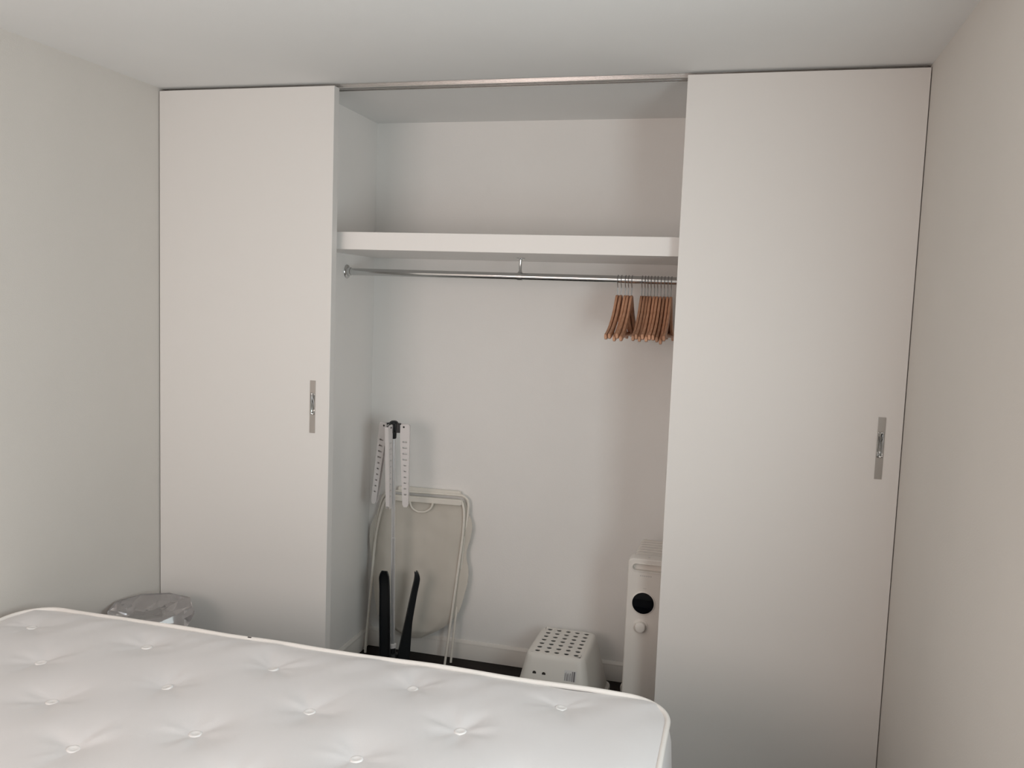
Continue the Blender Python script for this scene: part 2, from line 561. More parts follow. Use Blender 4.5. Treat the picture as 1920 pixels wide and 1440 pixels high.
def copy_thing(root):
    r = root.copy()
    COL.objects.link(r)
    for ch in root.children:
        c = ch.copy()
        COL.objects.link(c)
        c.parent = r
    return r
ORD = ['first', 'second', 'third', 'fourth', 'fifth', 'sixth', 'seventh', 'eighth', 'ninth', 'tenth']
spots = []
for i, x in enumerate((1.746, 1.760, 1.776, 1.788, 1.801)):
    spots.append((x, 1.6, ORD[i] + ' wooden hanger from the left in the left bunch of five', 'wooden hangers in the left bunch of five'))
for i, x in enumerate((1.840, 1.852, 1.863, 1.875, 1.888, 1.900, 1.913, 1.926, 1.939, 1.952)):
    spots.append((x, (0.0), ORD[i] + ' wooden hanger from the left in the bunch of ten beside the right door', 'wooden hangers in the bunch of ten'))
h0 = make_hanger()
for i, (x, a, lab, g) in enumerate(spots):
    h = h0 if i == 0 else copy_thing(h0)
    h.location = (x, YRL, ZR)
    h.rotation_euler = (math.radians(random.uniform(-2.5, 2.5)), 0, math.radians(-a * 1.0))
    tag(h, lab, 'hanger', g)

# ------------------------------------------------------------------ mattress
MX0, MX1, MY0, MY1, MZ = 0.068, 2.101, -2.10, -0.712, 0.600
MB_BOT = 0.34
CR = 0.115                                            # plan radius of the corners
tufts = []
seen = [(0.195, -0.854), (0.606, -0.859), (1.021, -0.866), (1.431, -0.854), (1.832, -0.826), (0.409, -1.045), (0.825, -1.063), (1.235, -1.057), (1.625, -1.031),
        (0.614, -1.227), (1.038, -1.245), (1.443, -1.227), (0.827, -1.394)]
tufts += seen
for r, y in enumerate((-0.858, -1.050, -1.235, -1.405, -1.59, -1.77, -1.95)):
    for k in range(-1, 6):
        x = 0.198 + 0.411 * k + (0.212 if r % 2 else 0)
        if MX0 + 0.1 < x < MX1 - 0.12 and all((x - a) ** 2 + (y - b) ** 2 > 0.01 for a, b in seen):
            tufts.append((x, y))
def mat_z(x, y):
    e = min(x - MX0, MX1 - x, y - MY0, MY1 - y)
    z = MZ + 0.008
    if e < 0.10:
        z -= 0.016 * (1 - max(e, 0) / 0.10) ** 2.2
    puff = 1.0
    for tx, ty in tufts:
        dx, dy = x - tx, y - ty
        d2 = dx * dx + dy * dy
        if d2 < 0.06:
            d = math.sqrt(d2)
            ang = math.atan2(dy, dx)
            z -= 0.0130 * math.exp(-d2 / (2 * 0.060 ** 2)) + 0.0095 * math.exp(-d / 0.024)
            z += 0.0052 * math.exp(-((d - 0.055) / 0.04) ** 2) * noise.noise(Vector((math.cos(ang) * 1.9 + 5 * tx, math.sin(ang) * 1.9, 9 * ty)))
    # pulled folds running in from the edges, and a slight overall unevenness
    ef = MY1 - y
    if ef < 0.24:
        k = (ef / 0.03) if ef < 0.03 else 1 - (ef - 0.03) / 0.21
        z += 0.0075 * k * noise.noise(Vector(((x + 0.6 * ef) * 13, ef * 2.0, 3.1)))
    z += 0.004 * noise.noise(Vector((x * 3.1, y * 3.1, 0.7))) + 0.0012 * noise.noise(Vector((x * 14, y * 11, 5.7)))
    return z
def row_ext(y):
    """left and right end of the mattress at depth y (rounded corners)"""
    d = min(y - MY0, MY1 - y)
    ins = 0.0
    if d < CR:
        ins = CR - math.sqrt(max(0, CR * CR - (CR - d) ** 2))
    return MX0 + ins, MX1 - ins
mt = thing('mattress', 'white button-tufted mattress lying in front of the closet', 'mattress', (1.085, -1.41, MB_BOT))
off = Vector((1.085, -1.41, MB_BOT))
NX, NY = 250, 170
ys = []
for j in range(NY + 1):
    t = j / NY
    ys.append(MY0 + (MY1 - MY0) * (0.5 - 0.5 * math.cos(PI * t)) * 0.35 + (MY1 - MY0) * t * 0.65)
vs, fs = [], []
for y in ys:
    a, b = row_ext(y)
    for i in range(NX + 1):
        t = i / NX
        t = 0.35 * (0.5 - 0.5 * math.cos(PI * t)) + 0.65 * t
        x = a + (b - a) * t
        vs.append((x - off.x, y - off.y, mat_z(x, y) - off.z))
for j in range(NY):
    for i in range(NX):
        a = j * (NX + 1) + i
        fs.append((a, a + 1, a + NX + 2, a + NX + 1))
MB().add(vs, fs).build('top_panel', TICK, mt, smooth=True, angle=80)
def outline(grow=0.0, n=14, step=0.05):
    p = []
    x0, x1, y0, y1 = MX0 - grow, MX1 + grow, MY0 - grow, MY1 + grow
    r = CR + grow
    for cx, cy, a in ((x1 - r, y1 - r, 0), (x0 + r, y1 - r, 90), (x0 + r, y0 + r, 180), (x1 - r, y0 + r, 270)):
        for k in range(n + 1):
            q = math.radians(a + 90 * k / n)
            p.append((cx + r * math.cos(q), cy + r * math.sin(q)))
    out = []
    for i in range(len(p)):
        a, b = Vector(p[i]), Vector(p[(i + 1) % len(p)])
        m = max(1, int((b - a).length / step))
        for k in range(m):
            out.append(tuple(a + (b - a) * k / m))
    return out
def wob(x, y, s=0.003): return s * noise.noise(Vector((x * 4.5, y * 4.5, 1.3)))
for z, nm in ((MZ - 0.006, 'top_piping'), (MB_BOT + 0.008, 'bottom_piping')):
    ol = outline(0.004)
    MB().tube([(x - off.x + wob(x, y, 0.002), y - off.y + wob(y, x, 0.003), z + wob(x, y, 0.004) - off.z) for x, y in ol], 0.0075, 8, closed=True).build(nm, TAPE, mt, smooth=True, angle=80)
ol = outline(0.0)
prof = [(0.001, MZ - 0.004), (0.008, MZ - 0.02), (0.016, MZ - 0.06), (0.019, MZ - 0.13), (0.016, MB_BOT + 0.06), (0.008, MB_BOT + 0.02), (0.001, MB_BOT + 0.002)]
vs, fs = [], []
n = len(ol)
for g, z in prof:
    o2 = outline(g)
    for k, (x, y) in enumerate(ol):
        d = Vector((x - 1.085, y + 1.41))
        # outward direction of the rounded rectangle
        cxx = min(max(x, MX0 + CR), MX1 - CR)
        cyy = min(max(y, MY0 + CR), MY1 - CR)
        nn = Vector((x - cxx, y - cyy))
        nn = nn.normalized() if nn.length > 1e-6 else Vector((0, 0))
        gg = g + 0.004 * noise.noise(Vector((x * 7, y * 7, z * 9)))
        vs.append((x + nn.x * gg - off.x, y + nn.y * gg - off.y, z - off.z))
for i in range(len(prof) - 1):
    for k in range(n):
        l = (k + 1) % n
        fs.append((i * n + k, i * n + l, (i + 1) * n + l, (i + 1) * n + k))
fs.append(tuple(range((len(prof) - 1) * n, len(prof) * n)))
MB().add(vs, fs).build('side_border', TICK, mt, smooth=True, angle=60)
# tufting buttons
bm_ = MB().lathe([(0.0155, -0.002), (0.0165, 0.001), (0.0150, 0.0042), (0.0115, 0.0052), (0.008, 0.0040), (0.004, 0.0034), (0.001, 0.0034)], (0, 0, 0), 'z', 18)
b0 = None
for tx, ty in tufts:
    if b0 is None:
        b0 = bm_.build('button', BUTTON, mt, smooth=True, angle=60)
        b = b0
    else:
        b = b0.copy()
        COL.objects.link(b)
    zc = min(mat_z(tx + dx, ty + dy) for dx in (-.012, 0, .012) for dy in (-.012, 0, .012))
    b.location = (tx - off.x, ty - off.y, zc + 0.0018 - off.z)
    b.rotation_euler = (random.uniform(-.15, .05), random.uniform(-.12, .12), random.uniform(0, 6))
MB().box(0.845 - off.x, 0.8565 - off.x, -0.7115 - off.y, -0.7085 - off.y, MZ - 0.0065 - off.z, MZ - 0.0002 - off.z).build('loose_thread', RUBBER, mt)
bb = thing('bed_base', 'low fabric bed base hidden beneath the tufted mattress', 'bed base', (1.085, -1.41, 0))
MB().box(-1.0, 1.0, -0.66, 0.66, 0.06, MB_BOT - 0.003).build('divan_box', BASEF, bb, bevel=0.012)
for sx in (-0.9, 0.9):
    for sy in (-0.58, 0.58):
        MB().lathe([(0.022, 0), (0.024, 0.01), (0.024, 0.05), (0.018, 0.06)], (sx, sy, 0), 'z', 16).build('foot', BLACKP, bb, smooth=True)

# ------------------------------------------------------------------ clear faceted stool
st = thing('faceted_stool', 'clear faceted acrylic stool in the corner between bed and left door', 'stool', (0.166, -0.262, 0))
NS = 9
rings = [(0.118, 0.0, 0), (0.136, 0.03, 0.5), (0.128, 0.085, 0), (0.086, 0.17, 0.5), (0.076, 0.235, 0), (0.096, 0.31, 0.5), (0.140, 0.385, 0), (0.158, 0.432, 0.5), (0.149, 0.458, 0.5)]
rs = random.Random(3)
vs, fs = [], []
for r, z, ph in rings:
    for k in range(NS):
        q = 2 * PI * (k + ph) / NS + rs.uniform(-.05, .05)
        rr = r * rs.uniform(0.96, 1.03)
        vs.append((rr * math.cos(q), rr * math.sin(q), z + (rs.uniform(-.008, .008) if 0.02 < z < 0.42 else 0)))
for i in range(len(rings) - 1):
    for k in range(NS):
        l = (k + 1) % NS
        a, b, c, d = i * NS + k, i * NS + l, (i + 1) * NS + l, (i + 1) * NS + k
        if rings[i + 1][2] >= rings[i][2]:
            if rings[i + 1][2] == rings[i][2]: fs.append((a, b, c, d))
            else: fs += [(a, b, d), (b, c, d)]
        else:
            # next ring goes back half a step
            fs += [(a, c, d), (a, b, c)]
top0 = (len(rings) - 1) * NS
ic = len(vs)
for k in range(NS):
    q = 2 * PI * k / NS
    vs.append((0.085 * math.cos(q) * rs.uniform(.85, 1.15), 0.085 * math.sin(q) * rs.uniform(.85, 1.15), 0.447 + rs.uniform(-.004, .004)))
vs.append((0.005, 0, 0.4425))
for k in range(NS):
    l = (k + 1) % NS
    fs += [(top0 + k, top0 + l, ic + l), (top0 + k, ic + l, ic + k), (ic + k, ic + l, ic + NS)]
fs.append(tuple(range(NS))[::-1])
MB().add(vs, fs).build('faceted_body', CLEAR, st)

# ------------------------------------------------------------------ folding airer
ax, ay = 0.8195, 0.487
air = thing('clothes_airer', 'folded tripod clothes airer with steel pole and hanging white arms', 'clothes airer', (ax, ay, 0))
PB, PT = Vector((0.002, 0.003, 0.02)), Vector((-0.010, -0.017, 1.06))
def onpole(z): return PB + (PT - PB) * ((z - PB.z) / (PT.z - PB.z))
MB().tube([onpole(0.02), onpole(0.595)], 0.0098, 18).build('lower_pole', POLE, air, smooth=True)
MB().tube([onpole(0.590), onpole(1.05)], 0.0085, 18).build('upper_pole', POLE, air, smooth=True)
hd = onpole(1.075)
m = MB()
m.lathe([(0.0105, -0.045), (0.0125, -0.042), (0.013, -0.02), (0.0175, -0.016), (0.0195, -0.005), (0.0195, 0.018), (0.0175, 0.027), (0.011, 0.032), (0.003, 0.033)], hd, 'z', 20)
head = m.build('head', BLACKP, air, smooth=True)
def arm(az, tilt, length, nh):
    """black bracket and a perforated white arm hanging from its end"""
    d = Vector((math.cos(az), math.sin(az), 0))
    s = Vector((-math.sin(az), math.cos(az), 0))
    fn = lambda u, v, w: tuple(hd + d * u + s * w + Vector((0, 0, v)))
    m = MB().prism([(0.012, -0.018), (0.030, -0.018), (0.030, 0.0215), (0.012, 0.024)], fn, -0.012, 0.012)
    m.prism([(0.026, -0.018), (0.046, -0.018), (0.056, 0.002), (0.054, 0.012), (0.04, 0.018), (0.026, 0.021)], fn, -0.0062, 0.0062)
    m.build('bracket', BLACKP, air, bevel=0.002)
    # arm: box channel hanging down; its broad face is seen from the side
    P = hd + d * 0.050 + Vector((0, 0, 0.006))
    down = (Vector((0, 0, -1)) + d * tilt).normalized()
    out = (d - down * d.dot(down)).normalized()
    def A(u, v, w): return tuple(P + down * u + out * v + s * w)
    wt, wb = 0.0215, 0.0125
    def half(t): return wt + (wb - wt) * min(1, max(0, t))
    # two side cheeks with slots and a web between them
    m = MB()
    rows = []
    cells = [(-0.016, None)]
    L = length
    u = 0.062
    step = (L - 0.062 - 0.03) / nh
    for k in range(nh):
        cells.append((u + k * step, (0.0035 if k < 4 else 0.003, 0.010 if k < 4 else 0.0055)))
    for sgn in (-1, 1):
        wo, wi = sgn * 0.0085, sgn * 0.0068
        # strip rows: between slots solid quads, at slots two side quads
        U = [-0.014, -0.008]
        kinds = ['s']
        cur = -0.008
        for uu, sp in cells[1:]:
            hs, hw_ = sp
            U += [uu - hs, uu + hs]
            kinds += ['s', hw_]
        U += [L - 0.012, L]
        kinds += ['s', 's']
        for i in range(len(U) - 1):
            a, b = U[i], U[i + 1]
            def hv(q):
                h = half(q / L)
                if q < -0.008: h *= 0.7
                if q > L - 0.006: h *= 0.55
                return h
            if kinds[i] == 's':
                segs = [(-1, 1, None)]
                m.add([A(a, -hv(a), wo), A(a, hv(a), wo), A(b, hv(b), wo), A(b, -hv(b), wo), A(a, -hv(a), wi), A(a, hv(a), wi), A(b, hv(b), wi), A(b, -hv(b), wi)],
                      [(0, 1, 2, 3), (4, 7, 6, 5), (0, 3, 7, 4), (1, 5, 6, 2), (0, 4, 5, 1), (3, 2, 6, 7)])
            else:
                k = kinds[i]
                for l, r in ((lambda q: -hv(q), lambda q: -k), (lambda q: k, lambda q: hv(q))):
                    m.add([A(a, l(a), wo), A(a, r(a), wo), A(b, r(b), wo), A(b, l(b), wo), A(a, l(a), wi), A(a, r(a), wi), A(b, r(b), wi), A(b, l(b), wi)],
                          [(0, 1, 2, 3), (4, 7, 6, 5), (0, 3, 7, 4), (1, 5, 6, 2), (0, 4, 5, 1), (3, 2, 6, 7)])
    # outer web joining the cheeks
    for i in range(12):
        a, b = -0.008 + (L - 0.004) * i / 12, -0.008 + (L - 0.004) * (i + 1) / 12
        ha, hb = half(a / L), half(b / L)
        m.add([A(a, ha - 0.002, -0.0068), A(a, ha, -0.0068), A(b, hb, -0.0068), A(b, hb - 0.002, -0.0068), A(a, ha - 0.002, 0.0068), A(a, ha, 0.0068), A(b, hb, 0.0068), A(b, hb - 0.002, 0.0068)],
              [(0, 1, 2, 3), (4, 7, 6, 5), (0, 3, 7, 4), (1, 5, 6, 2), (0, 4, 5, 1), (3, 2, 6, 7)])
    ar = m.build('arm', WHITEP, air)
    for sgn in (-1, 1):
        c0, c1 = Vector(A(-0.002, -0.004, sgn * 0.0084)), Vector(A(-0.002, -0.004, sgn * 0.0098))
        MB().tube([c0, c1], 0.0042, 12).build('pivot_pin', BLACKP, ar, smooth=True)
arm(math.radians(8), 0.03, 0.345, 10)
arm(math.radians(166), 0.13, 0.35, 10)
arm(math.radians(-92), -0.05, 0.35, 10)
# hub at the foot and the folded-up legs: curved black channels
m = MB().lathe([(0.030, 0.0), (0.034, 0.006), (0.034, 0.05), (0.026, 0.068), (0.0125, 0.075), (0.0115, 0.095), (0.0105, 0.1)], (0.002, 0.003, 0), 'z', 24)
m.build('foot_hub', BLACKP, air, smooth=True)
MB().lathe([(0.0100, 0.098), (0.0165, 0.100), (0.0170, 0.108), (0.0155, 0.116), (0.0100, 0.118)], (0.001, 0.002, 0), 'z', 20).build('collar', WHITEP, air, smooth=True)
def leg(pts, wid, dep, side, face):
    """channel-section leg along pts (local), widths per point; face = direction the closed back looks"""
    C = catmull(pts, 6)
    Wd = [w for w in wid]
    n = len(C)
    vs, fs = [], []
    f = Vector(face).normalized()
    for i, c in enumerate(C):
        t = i / (n - 1) * (len(Wd) - 1)
        k = min(int(t), len(Wd) - 2)
        w = Wd[k] + (Wd[k + 1] - Wd[k]) * (t - k)
        tn = (C[min(i + 1, n - 1)] - C[max(i - 1, 0)]).normalized()
        sd = tn.cross(f).normalized()
        e = 1 - 0.5 * max(0, (i - n + 3) / 2)
        prof = [(-w / 2, -dep), (-w / 2, -0.002), (-w / 2 + 0.003, 0), (w / 2 - 0.003, 0), (w / 2, -0.002), (w / 2, -dep), (w / 2 - 0.003, -dep), (w / 2 - 0.003, -0.004), (-w / 2 + 0.003, -0.004), (-w / 2 + 0.003, -dep)]
        for a, b in prof:
            vs.append(c + sd * a + f * b * e)
    for i in range(n - 1):
        for k in range(10):
            l = (k + 1) % 10
            fs.append((i * 10 + k, i * 10 + l, (i + 1) * 10 + l, (i + 1) * 10 + k))
    fs.append(tuple(range(10)))
    fs.append(tuple(range((n - 1) * 10, n * 10)))
    MB().add(vs, fs).build('leg', BLACKP, air, smooth=True, angle=30)
leg([(-0.022, -0.03, 0.03), (-0.020, -0.030, 0.10), (-0.026, -0.026, 0.25), (-0.031, -0.022, 0.37), (-0.033, -0.026, 0.425), (-0.030, -0.034, 0.452)], [0.046, 0.046, 0.046, 0.043, 0.042, 0.026], 0.022, 1, (-0.25, 1, 0))
leg([(0.058, -0.016, 0.03), (0.064, -0.014, 0.10), (0.079, -0.01, 0.23), (0.0985, -0.008, 0.35), (0.1125, -0.01, 0.425), (0.104, -0.012, 0.456)], [0.052, 0.050, 0.031, 0.026, 0.024, 0.010], 0.03, 1, (0.45, -1, 0))
leg([(-0.044, 0.045, 0.03), (-0.046, 0.048, 0.10), (-0.052, 0.052, 0.22), (-0.057, 0.054, 0.32), (-0.059, 0.052, 0.37), (-0.058, 0.048, 0.39)], [0.03, 0.03, 0.03, 0.028, 0.026, 0.016], 0.022, 1, (0.2, 1, 0))

# ------------------------------------------------------------------ folded laundry bag on a wire frame
lb = thing('laundry_bag_stand', 'folded cream laundry bag on a tubular frame leaning on the closet back wall', 'laundry bag', (0.85, 0.63, 0))
lo = Vector((0.85, 0.63, 0))
def L_(ps): return [Vector(p) - lo for p in ps]
f1 = [(0.7209, 0.6835, 0.752), (0.690, 0.6815, 0.735), (0.668, 0.679, 0.690), (0.6480, 0.6683, 0.5475), (0.6411, 0.651, 0.3004), (0.6243, 0.6314, 0.006)]
f1r = [(1.044, 0.6308, 0.006), (1.0736, 0.6664, 0.5204), (1.0873, 0.6774, 0.6774), (1.0869, 0.6811, 0.7299), (1.0758, 0.6825, 0.7504), (1.0551, 0.6835, 0.7604)]
MB().tube(catmull(L_(f1r), 6) + catmull(L_([(1.0551, 0.6835, 0.7604), (0.9, 0.684, 0.757), (0.7209, 0.6835, 0.752)]), 4)[1:] + catmull(L_(f1), 6)[1:], 0.0056, 10).build('rear_frame', CREAM, lb, smooth=True)
f2r = [(1.026, 0.6018, 0.006), (1.0642, 0.6408, 0.4533), (1.0753, 0.6537, 0.5969), (1.0743, 0.6623, 0.6917), (1.0615, 0.6664, 0.7379)]
f2l = [(0.712, 0.6664, 0.7300), (0.690, 0.6623, 0.700), (0.668, 0.6537, 0.60), (0.655, 0.6408, 0.45), (0.640, 0.6018, 0.006)]
MB().tube(catmull(L_(f2r), 6) + catmull(L_([(1.0615, 0.6664, 0.7379), (0.9, 0.667, 0.736), (0.712, 0.6664, 0.7300)]), 4)[1:] + catmull(L_(f2l), 6)[1:], 0.0056, 10).build('front_frame', CREAM, lb, smooth=True)
# plastic sleeves along the two top bars; the front one has a hand loop
MB().prism(rrect(-0.151, 0.151, -0.011, 0.011, 0.008, 4), lambda u, v, w: (0.047 + u, 0.065 + w, 0.764 + v + 0.008 * u), -0.009, 0.009).build('rear_sleeve', CREAM, lb, bevel=0.003)
fsl = MB().prism(rrect(-0.168, 0.168, -0.013, 0.013, 0.008, 4), lambda u, v, w: (0.046 + u, 0.034 + w, 0.729 + v + 0.018 * u), -0.010, 0.010).build('front_sleeve', CREAM, lb, bevel=0.003)
lp = catmull([(-0.031, 0.025, 0.716), (-0.020, 0.024, 0.690), (0.004, 0.0235, 0.6755), (0.022, 0.0235, 0.674), (0.046, 0.0235, 0.678), (0.070, 0.024, 0.696), (0.080, 0.025, 0.722)], 6)
MB().tube(lp, 0.0045, 8).build('hand_loop', CREAM, fsl, smooth=True)
# the cloth: two hanging sheets, joined at the sides and bottom
rowsL = [(0.668, 0.7277), (0.650, 0.6467), (0.6215, 0.5822), (0.6200, 0.5211), (0.6302, 0.4489), (0.6432, 0.3643), (0.6561, 0.2798), (0.6776, 0.1841), (0.7236, 0.1387), (0.7824, 0.1109), (0.825, 0.0902)]
rowsR = [(1.0664, 0.7353), (1.0876, 0.6901), (1.1100, 0.6331), (1.105, 0.5734), (1.0889, 0.4994), (1.1047, 0.4182), (1.0950, 0.3334), (1.067, 0.2338), (1.02, 0.1749), (0.9639, 0.1338), (0.8992, 0.0971)]
def sheet(depth, seed, yo):
    Lc = catmull([(x, 0, z) for x, z in rowsL], 4)
    Rc = catmull([(x, 0, z) for x, z in rowsR], 4)
    vs, fs = [], []
    NC = 28
    for i, (a, b) in enumerate(zip(Lc, Rc)):
        for j in range(NC + 1):
            t = j / NC
            x = a.x + (b.x - a.x) * t
            z = a.z + (b.z - a.z) * t
            edge = min(1, 6 * min(t, 1 - t)) * min(1, i / 4) * min(1, (len(Lc) - 1 - i) / 5)
            y = 0.626 + 0.075 * z + yo
            y += edge * depth + 0.011 * edge * noise.noise(Vector((x * 9, z * 5, seed))) + 0.006 * noise.noise(Vector((x * 20, z * 14, seed + 3)))
            vs.append(Vector((x, min(y, D - 0.012), z)) - lo)
    for i in range(len(Lc) - 1):
        for j in range(NC):
            q = i * (NC + 1) + j
            fs.append((q, q + 1, q + NC + 2, q + NC + 1))
    return vs, fs
m = MB()
m.add(*sheet(-0.022, 1.0, 0.004))
m.add(*sheet(0.012, 5.0, 0.006))
m.build('cloth_bag', BAGM, lb, smooth=True, angle=80)

# ------------------------------------------------------------------ perforated step stool
ss = thing('step_stool', 'small white plastic step stool with a perforated top', 'step stool', (1.588, 0.44, 0))
def step_stool():
    a, b, h = 0.118, 0.152, 0.250           # half sizes of the top, height
    A, B = 0.172, 0.226                     # half sizes at the foot
    z0 = 0.0
    # top plate with round holes: a grid of cells, each an octagonal ring
    nx, ny = 5, 7
    gx, gy = 0.098, 0.136
    m = MB()
    cw, chh = 2 * gx / nx, 2 * gy / ny
    R = 0.0103
    for i in range(nx):
        for j in range(ny):
            cx, cy = -gx + (i + 0.5) * cw, -gy + (j + 0.5) * chh
            sq = [(cw / 2, 0), (cw / 2, chh / 2), (0, chh / 2), (-cw / 2, chh / 2), (-cw / 2, 0), (-cw / 2, -chh / 2), (0, -chh / 2), (cw / 2, -chh / 2)]
            vs, fs = [], []
            for k in range(16):
                q = 2 * PI * k / 16
                o1 = Vector(sq[(k // 2) % 8]); o2 = Vector(sq[(k // 2 + 1) % 8])
                o = o1 if k % 2 == 0 else (o1 + o2) / 2
                vs += [(cx + o.x, cy + o.y, h), (cx + R * math.cos(q), cy + R * math.sin(q), h)]
            for k in range(16):
                l = (k + 1) % 16
                fs += [(2 * k, 2 * l, 2 * l + 1, 2 * k + 1)]
            m.add(vs, fs)
    # rim from the grid out to the rounded edge, then the flared wall
    levels = [(a - 0.014, b - 0.014, h, 0.02), (a - 0.005, b - 0.005, h - 0.0025, 0.027), (a + 0.001, b + 0.001, h - 0.010, 0.031), (a + 0.004, b + 0.004, h - 0.02, 0.033),
              (A - 0.008, B - 0.008, 0.03, 0.05), (A - 0.006, B - 0.006, 0.022, 0.052), (A + 0.006, B + 0.006, 0.016, 0.06), (A + 0.008, B + 0.008, 0.002, 0.062), (A + 0.004, B + 0.004, 0.0, 0.06)]
    vs, fs = [], []
    for ha, hb, z, r in levels:
        vs += [(x, y, z) for x, y in rrect(-ha, ha, -hb, hb, r, 6)]
    n = 28
    for i in range(len(levels) - 1):
        for k in range(n):
            l = (k + 1) % n
            fs.append((i * n + k, i * n + l, (i + 1) * n + l, (i + 1) * n + k))
    # flat rim between the hole grid and the rounded edge
    k0 = len(vs)
    gp = [(gx, -gy + chh * j) for j in range(ny + 1)] + [(gx - cw * i, gy) for i in range(1, nx + 1)] + [(-gx, gy - chh * j) for j in range(1, ny + 1)] + [(-gx + cw * i, -gy) for i in range(1, nx)]
    outer = [(vs[i][0], vs[i][1]) for i in range(n)]
    vs += [(x, y, h) for x, y in gp]
    ang = lambda p: math.atan2(p[1] / gy, p[0] / gx) % (2 * PI)
    oa = sorted(range(n), key=lambda i: ang(outer[i]))
    ga = sorted(range(len(gp)), key=lambda i: ang(gp[i]))
    i = j = 0
    while i < n or j < len(ga):
        o0, g0 = oa[i % n], k0 + ga[j % len(ga)]
        an_o = ang(outer[oa[(i + 1) % n]]) + (2 * PI if i + 1 >= n else 0)
        an_g = ang(gp[ga[(j + 1) % len(ga)]]) + (2 * PI if j + 1 >= len(ga) else 0)
        if j >= len(ga) or (i < n and an_o <= an_g):
            fs.append((o0, oa[(i + 1) % n], g0)); i += 1
        else:
            fs.append((o0, k0 + ga[(j + 1) % len(ga)], g0)); j += 1
    m.add(vs, fs)
    o = m.build('shell', STOOLP, ss, weld=0.0002)
    o.data.shade_smooth()
    o.data.set_sharp_from_angle(angle=math.radians(50))
    md = o.modifiers.new('thick', 'SOLIDIFY')
    md.thickness = 0.003
    md.offset = -1
    es = o.modifiers.new('crisp', 'EDGE_SPLIT')
    es.split_angle = math.radians(50)
    def front(u, v, e):                     # point on the front wall, u across, v height
        t = (h - 0.02 - v) / (h - 0.05)
        return (u, -(b + 0.004 + (B - b - 0.012) * t) - e, v)
    for k in range(5):
        for v in (0.180, 0.150):
            c = Vector(front(-0.076 + 0.038 * k, v, 0.0006)) 
            if k > 1 and v == 0.180: continue
            MB().tube([c + Vector((0, 0.0005, 0)), c - Vector((0, 0.0004, 0))], 0.0075, 14).build('drain_hole', RUBBER, ss)
    s = MB()
    s.add([front(0.043, 0.166, 0.0012), front(0.092, 0.166, 0.0012), front(0.092, 0.206, 0.0012), front(0.043, 0.206, 0.0012)], [(0, 1, 2, 3)])
    so = s.build('barcode_sticker', STICK, ss)
    x = 0.046
    for w, g in ((.002, .002), (.0012, .003), (.003, .002), (.0012, .0016), (.0012, .003), (.002, .0016), (.0012, .0026)):
        s2 = MB()
        s2.add([front(x, 0.168, 0.0018), front(x + w, 0.168, 0.0018), front(x + w, 0.196 + 0.006 * math.sin(x * 900), 0.0018), front(x, 0.196, 0.0018)], [(0, 1, 2, 3)])
        s2.build('bar', INK, so)
        x += w + g
    s3 = MB()
    s3.add([front(0.074, 0.167, 0.0018), front(0.0775, 0.167, 0.0018), front(0.0775, 0.203, 0.0018), front(0.074, 0.203, 0.0018)], [(0, 1, 2, 3)])
    s3.add([front(0.080, 0.167, 0.0018), front(0.0865, 0.167, 0.0018), front(0.0865, 0.203, 0.0018), front(0.080, 0.203, 0.0018)], [(0, 1, 2, 3)])
    s3.build('bar', INK, so)
step_stool()
ss.rotation_euler = (0, 0, math.radians(0))

# ------------------------------------------------------------------ oil-filled heater
HX = 1.9410
ht = thing('oil_heater', 'white oil-filled radiator standing half behind the right sliding door', 'heater', (HX, 0.40, 0))
# control end: a tall rounded panel with a recessed grip, display and knob. local y: front = -0.2
pw = 0.0750
m = MB()
outl = rrect(-pw, pw, 0.085, 0.704, 0.020, 6)
def face_rings(rings):
    vs, fs = [], []
    n = len(outl)
    for sh, y in rings:
        vs += [(x * (1 - sh / pw) if abs(x) > 0 else x, y, (z - 0.39) * (1 - sh / 0.31) + 0.39) for x, z in outl]
    for i in range(len(rings) - 1):
        for k in range(n):
            l = (k + 1) % n
            fs.append((i * n + k, i * n + l, (i + 1) * n + l, (i + 1) * n + k))
    fs.append(tuple(range((len(rings) - 1) * n, len(rings) * n)))
    return vs, fs
vs, fs = face_rings([(0.004, -0.200), (0.0015, -0.1985), (0.0, -0.195), (0.0, -0.140), (0.006, -0.134)])
m.add(vs, fs)
# front face with a pill-shaped opening for the grip
inner = rrect(-0.0585, 0.0585, 0.657, 0.686, 0.0143, 6)
n = len(outl)
fo = [((x * (1 - 0.004 / pw)), -0.200, (z - 0.39) * (1 - 0.004 / 0.31) + 0.39) for x, z in outl]
fi = [(x, -0.200, z) for x, z in inner]
m.add(fo + fi, [(i, (i + 1) % n, n + (i + 1) % n, n + i) for i in range(n)])
fi2 = [(x * 0.97, -0.196, 0.6715 + (z - 0.6715) * 0.9) for x, z in inner]
fi3 = [(x * 0.97, -0.178, 0.6715 + (z - 0.6715) * 0.9) for x, z in inner]
m.add(fi + fi2 + fi3, [(i, (i + 1) % n, n + (i + 1) % n, n + i) for i in range(n)] + [(n + i, n + (i + 1) % n, 2 * n + (i + 1) % n, 2 * n + i) for i in range(n)] + [tuple(range(2 * n, 3 * n))])
cp = m.build('control_panel', HEATW, ht, smooth=True, angle=40)
MB().tube([Vector(p) + Vector((0, -0.0008, 0)) for p in fi], 0.0022, 6, closed=True).build('grip_rim', HEATW, cp, smooth=True)
MB().lathe([(0.0435, -0.2000), (0.0440, -0.2030), (0.0425, -0.2042), (0.0400, -0.2042)], (-0.0120, 0, 0.5385), 'y', 40).build('display_ring', HEATW, cp, smooth=True, angle=50)
MB().lathe([(0.0402, -0.2040), (0.0400, -0.2052), (0.0385, -0.2056)], (-0.0120, 0, 0.5385), 'y', 40).build('display', GLOSSB, cp, smooth=True, angle=50)['label'] = 'round black display'
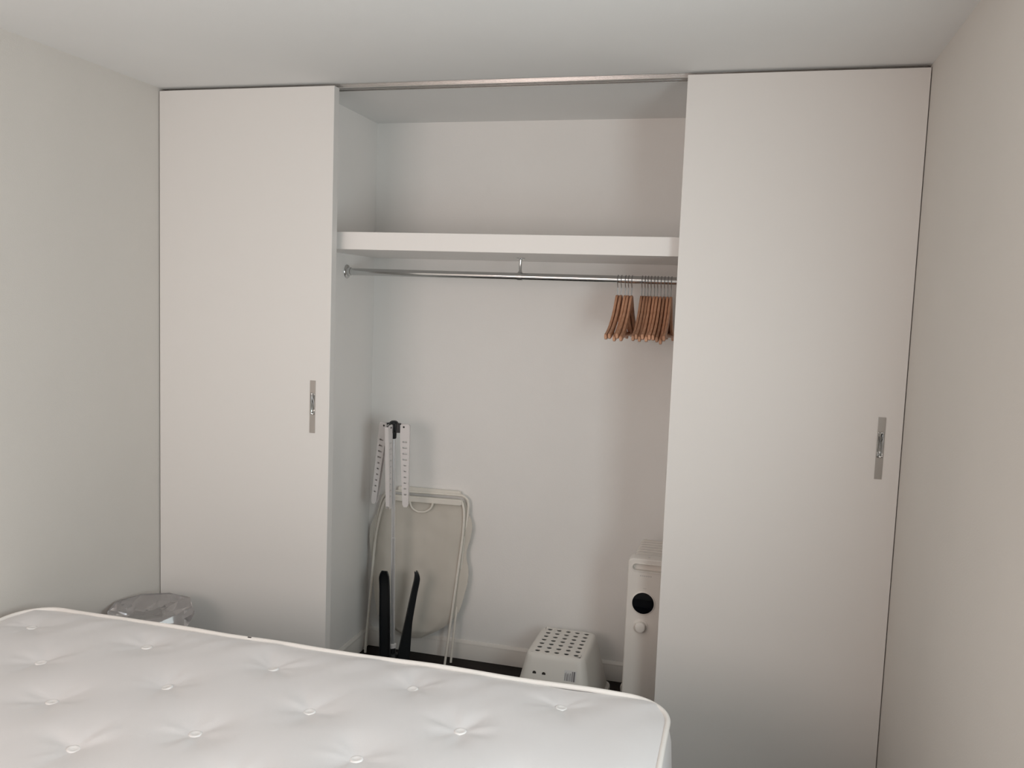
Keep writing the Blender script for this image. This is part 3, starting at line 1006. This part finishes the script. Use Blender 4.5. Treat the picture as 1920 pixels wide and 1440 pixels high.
kn = MB().lathe([(0.0275, -0.2000), (0.0275, -0.2018), (0.0255, -0.2022)], (-0.0175, 0, 0.449), 'y', 36).build('knob_ring', HEATW, cp, smooth=True, angle=50)
MB().lathe([(0.0200, -0.2020), (0.0195, -0.2150), (0.0185, -0.2185), (0.0165, -0.2195), (0.002, -0.2195)], (-0.0175, 0, 0.449), 'y', 36).build('knob', HEATW, kn, smooth=True, angle=50)
m = MB()
for k in range(6):
    m.box(-0.0285 + 0.0075 * k, -0.023 + 0.0075 * k, -0.2004, -0.1998, 0.6385, 0.6430)
m.build('badge_print', HEATG, cp)
MB().box(-0.0145, -0.0025, -0.2004, -0.1998, 0.5925, 0.5945).build('indicator_print', HEATG, cp)
# fins
finm = None
for k in range(8):
    y = -0.118 + 0.036 * k
    if finm is None:
        pr = rrect(-0.0685, 0.0685, 0.075, 0.690, 0.020, 5)
        mm = MB()
        vs, fs = [], []
        n = len(pr)
        for sh, yy in ((0.012, -0.0160), (0.004, -0.0145), (0.0, -0.0105), (0.0, 0.0105), (0.004, 0.0145), (0.012, 0.0160)):
            vs += [(x * (1 - sh / 0.0685), yy, (z - 0.3825) * (1 - sh / 0.3075) + 0.3825) for x, z in pr]
        for i in range(5):
            for q in range(n):
                l = (q + 1) % n
                fs.append((i * n + q, i * n + l, (i + 1) * n + l, (i + 1) * n + q))
        fs += [tuple(range(n))[::-1], tuple(range(5 * n, 6 * n))]
        mm.add(vs, fs)
        fo_ = mm.build('fin', HEATW, ht, smooth=True, angle=50)
        finm = fo_
    else:
        fo_ = finm.copy()
        COL.objects.link(fo_)
    fo_.location = (0, y, -0.004)
MB().tube([(0, -0.135, 0.62), (0, 0.15, 0.62)], 0.018, 14).build('oil_header', HEATW, ht, smooth=True)
MB().tube([(0, -0.135, 0.14), (0, 0.15, 0.14)], 0.018, 14).build('oil_header', HEATW, ht, smooth=True)
MB().box(-0.004, 0.004, -0.176, -0.170, 0.7035, 0.7045).build('top_light', HEATG, cp)
for y in (-0.150, 0.17):
    ft = MB().prism([(-0.122, 0.024), (-0.124, 0.046), (-0.112, 0.056), (-0.06, 0.068), (0.06, 0.068), (0.112, 0.056), (0.124, 0.046), (0.122, 0.024)], lambda u, v, w: (u, w, v), y - 0.016, y + 0.016).build('foot', HEATW, ht, bevel=0.003)
    MB().box(-0.02, 0.02, y - 0.01, y + 0.01, 0.06, 0.10).build('foot_post', HEATW, ft)
    for s in (-1, 1):
        w = MB().lathe([(0.0150, -0.007), (0.017, -0.005), (0.017, 0.005), (0.0150, 0.007)], (s * 0.104, y, 0.0172), 'y', 20).build('wheel', RUBBER, ft, smooth=True, angle=40)
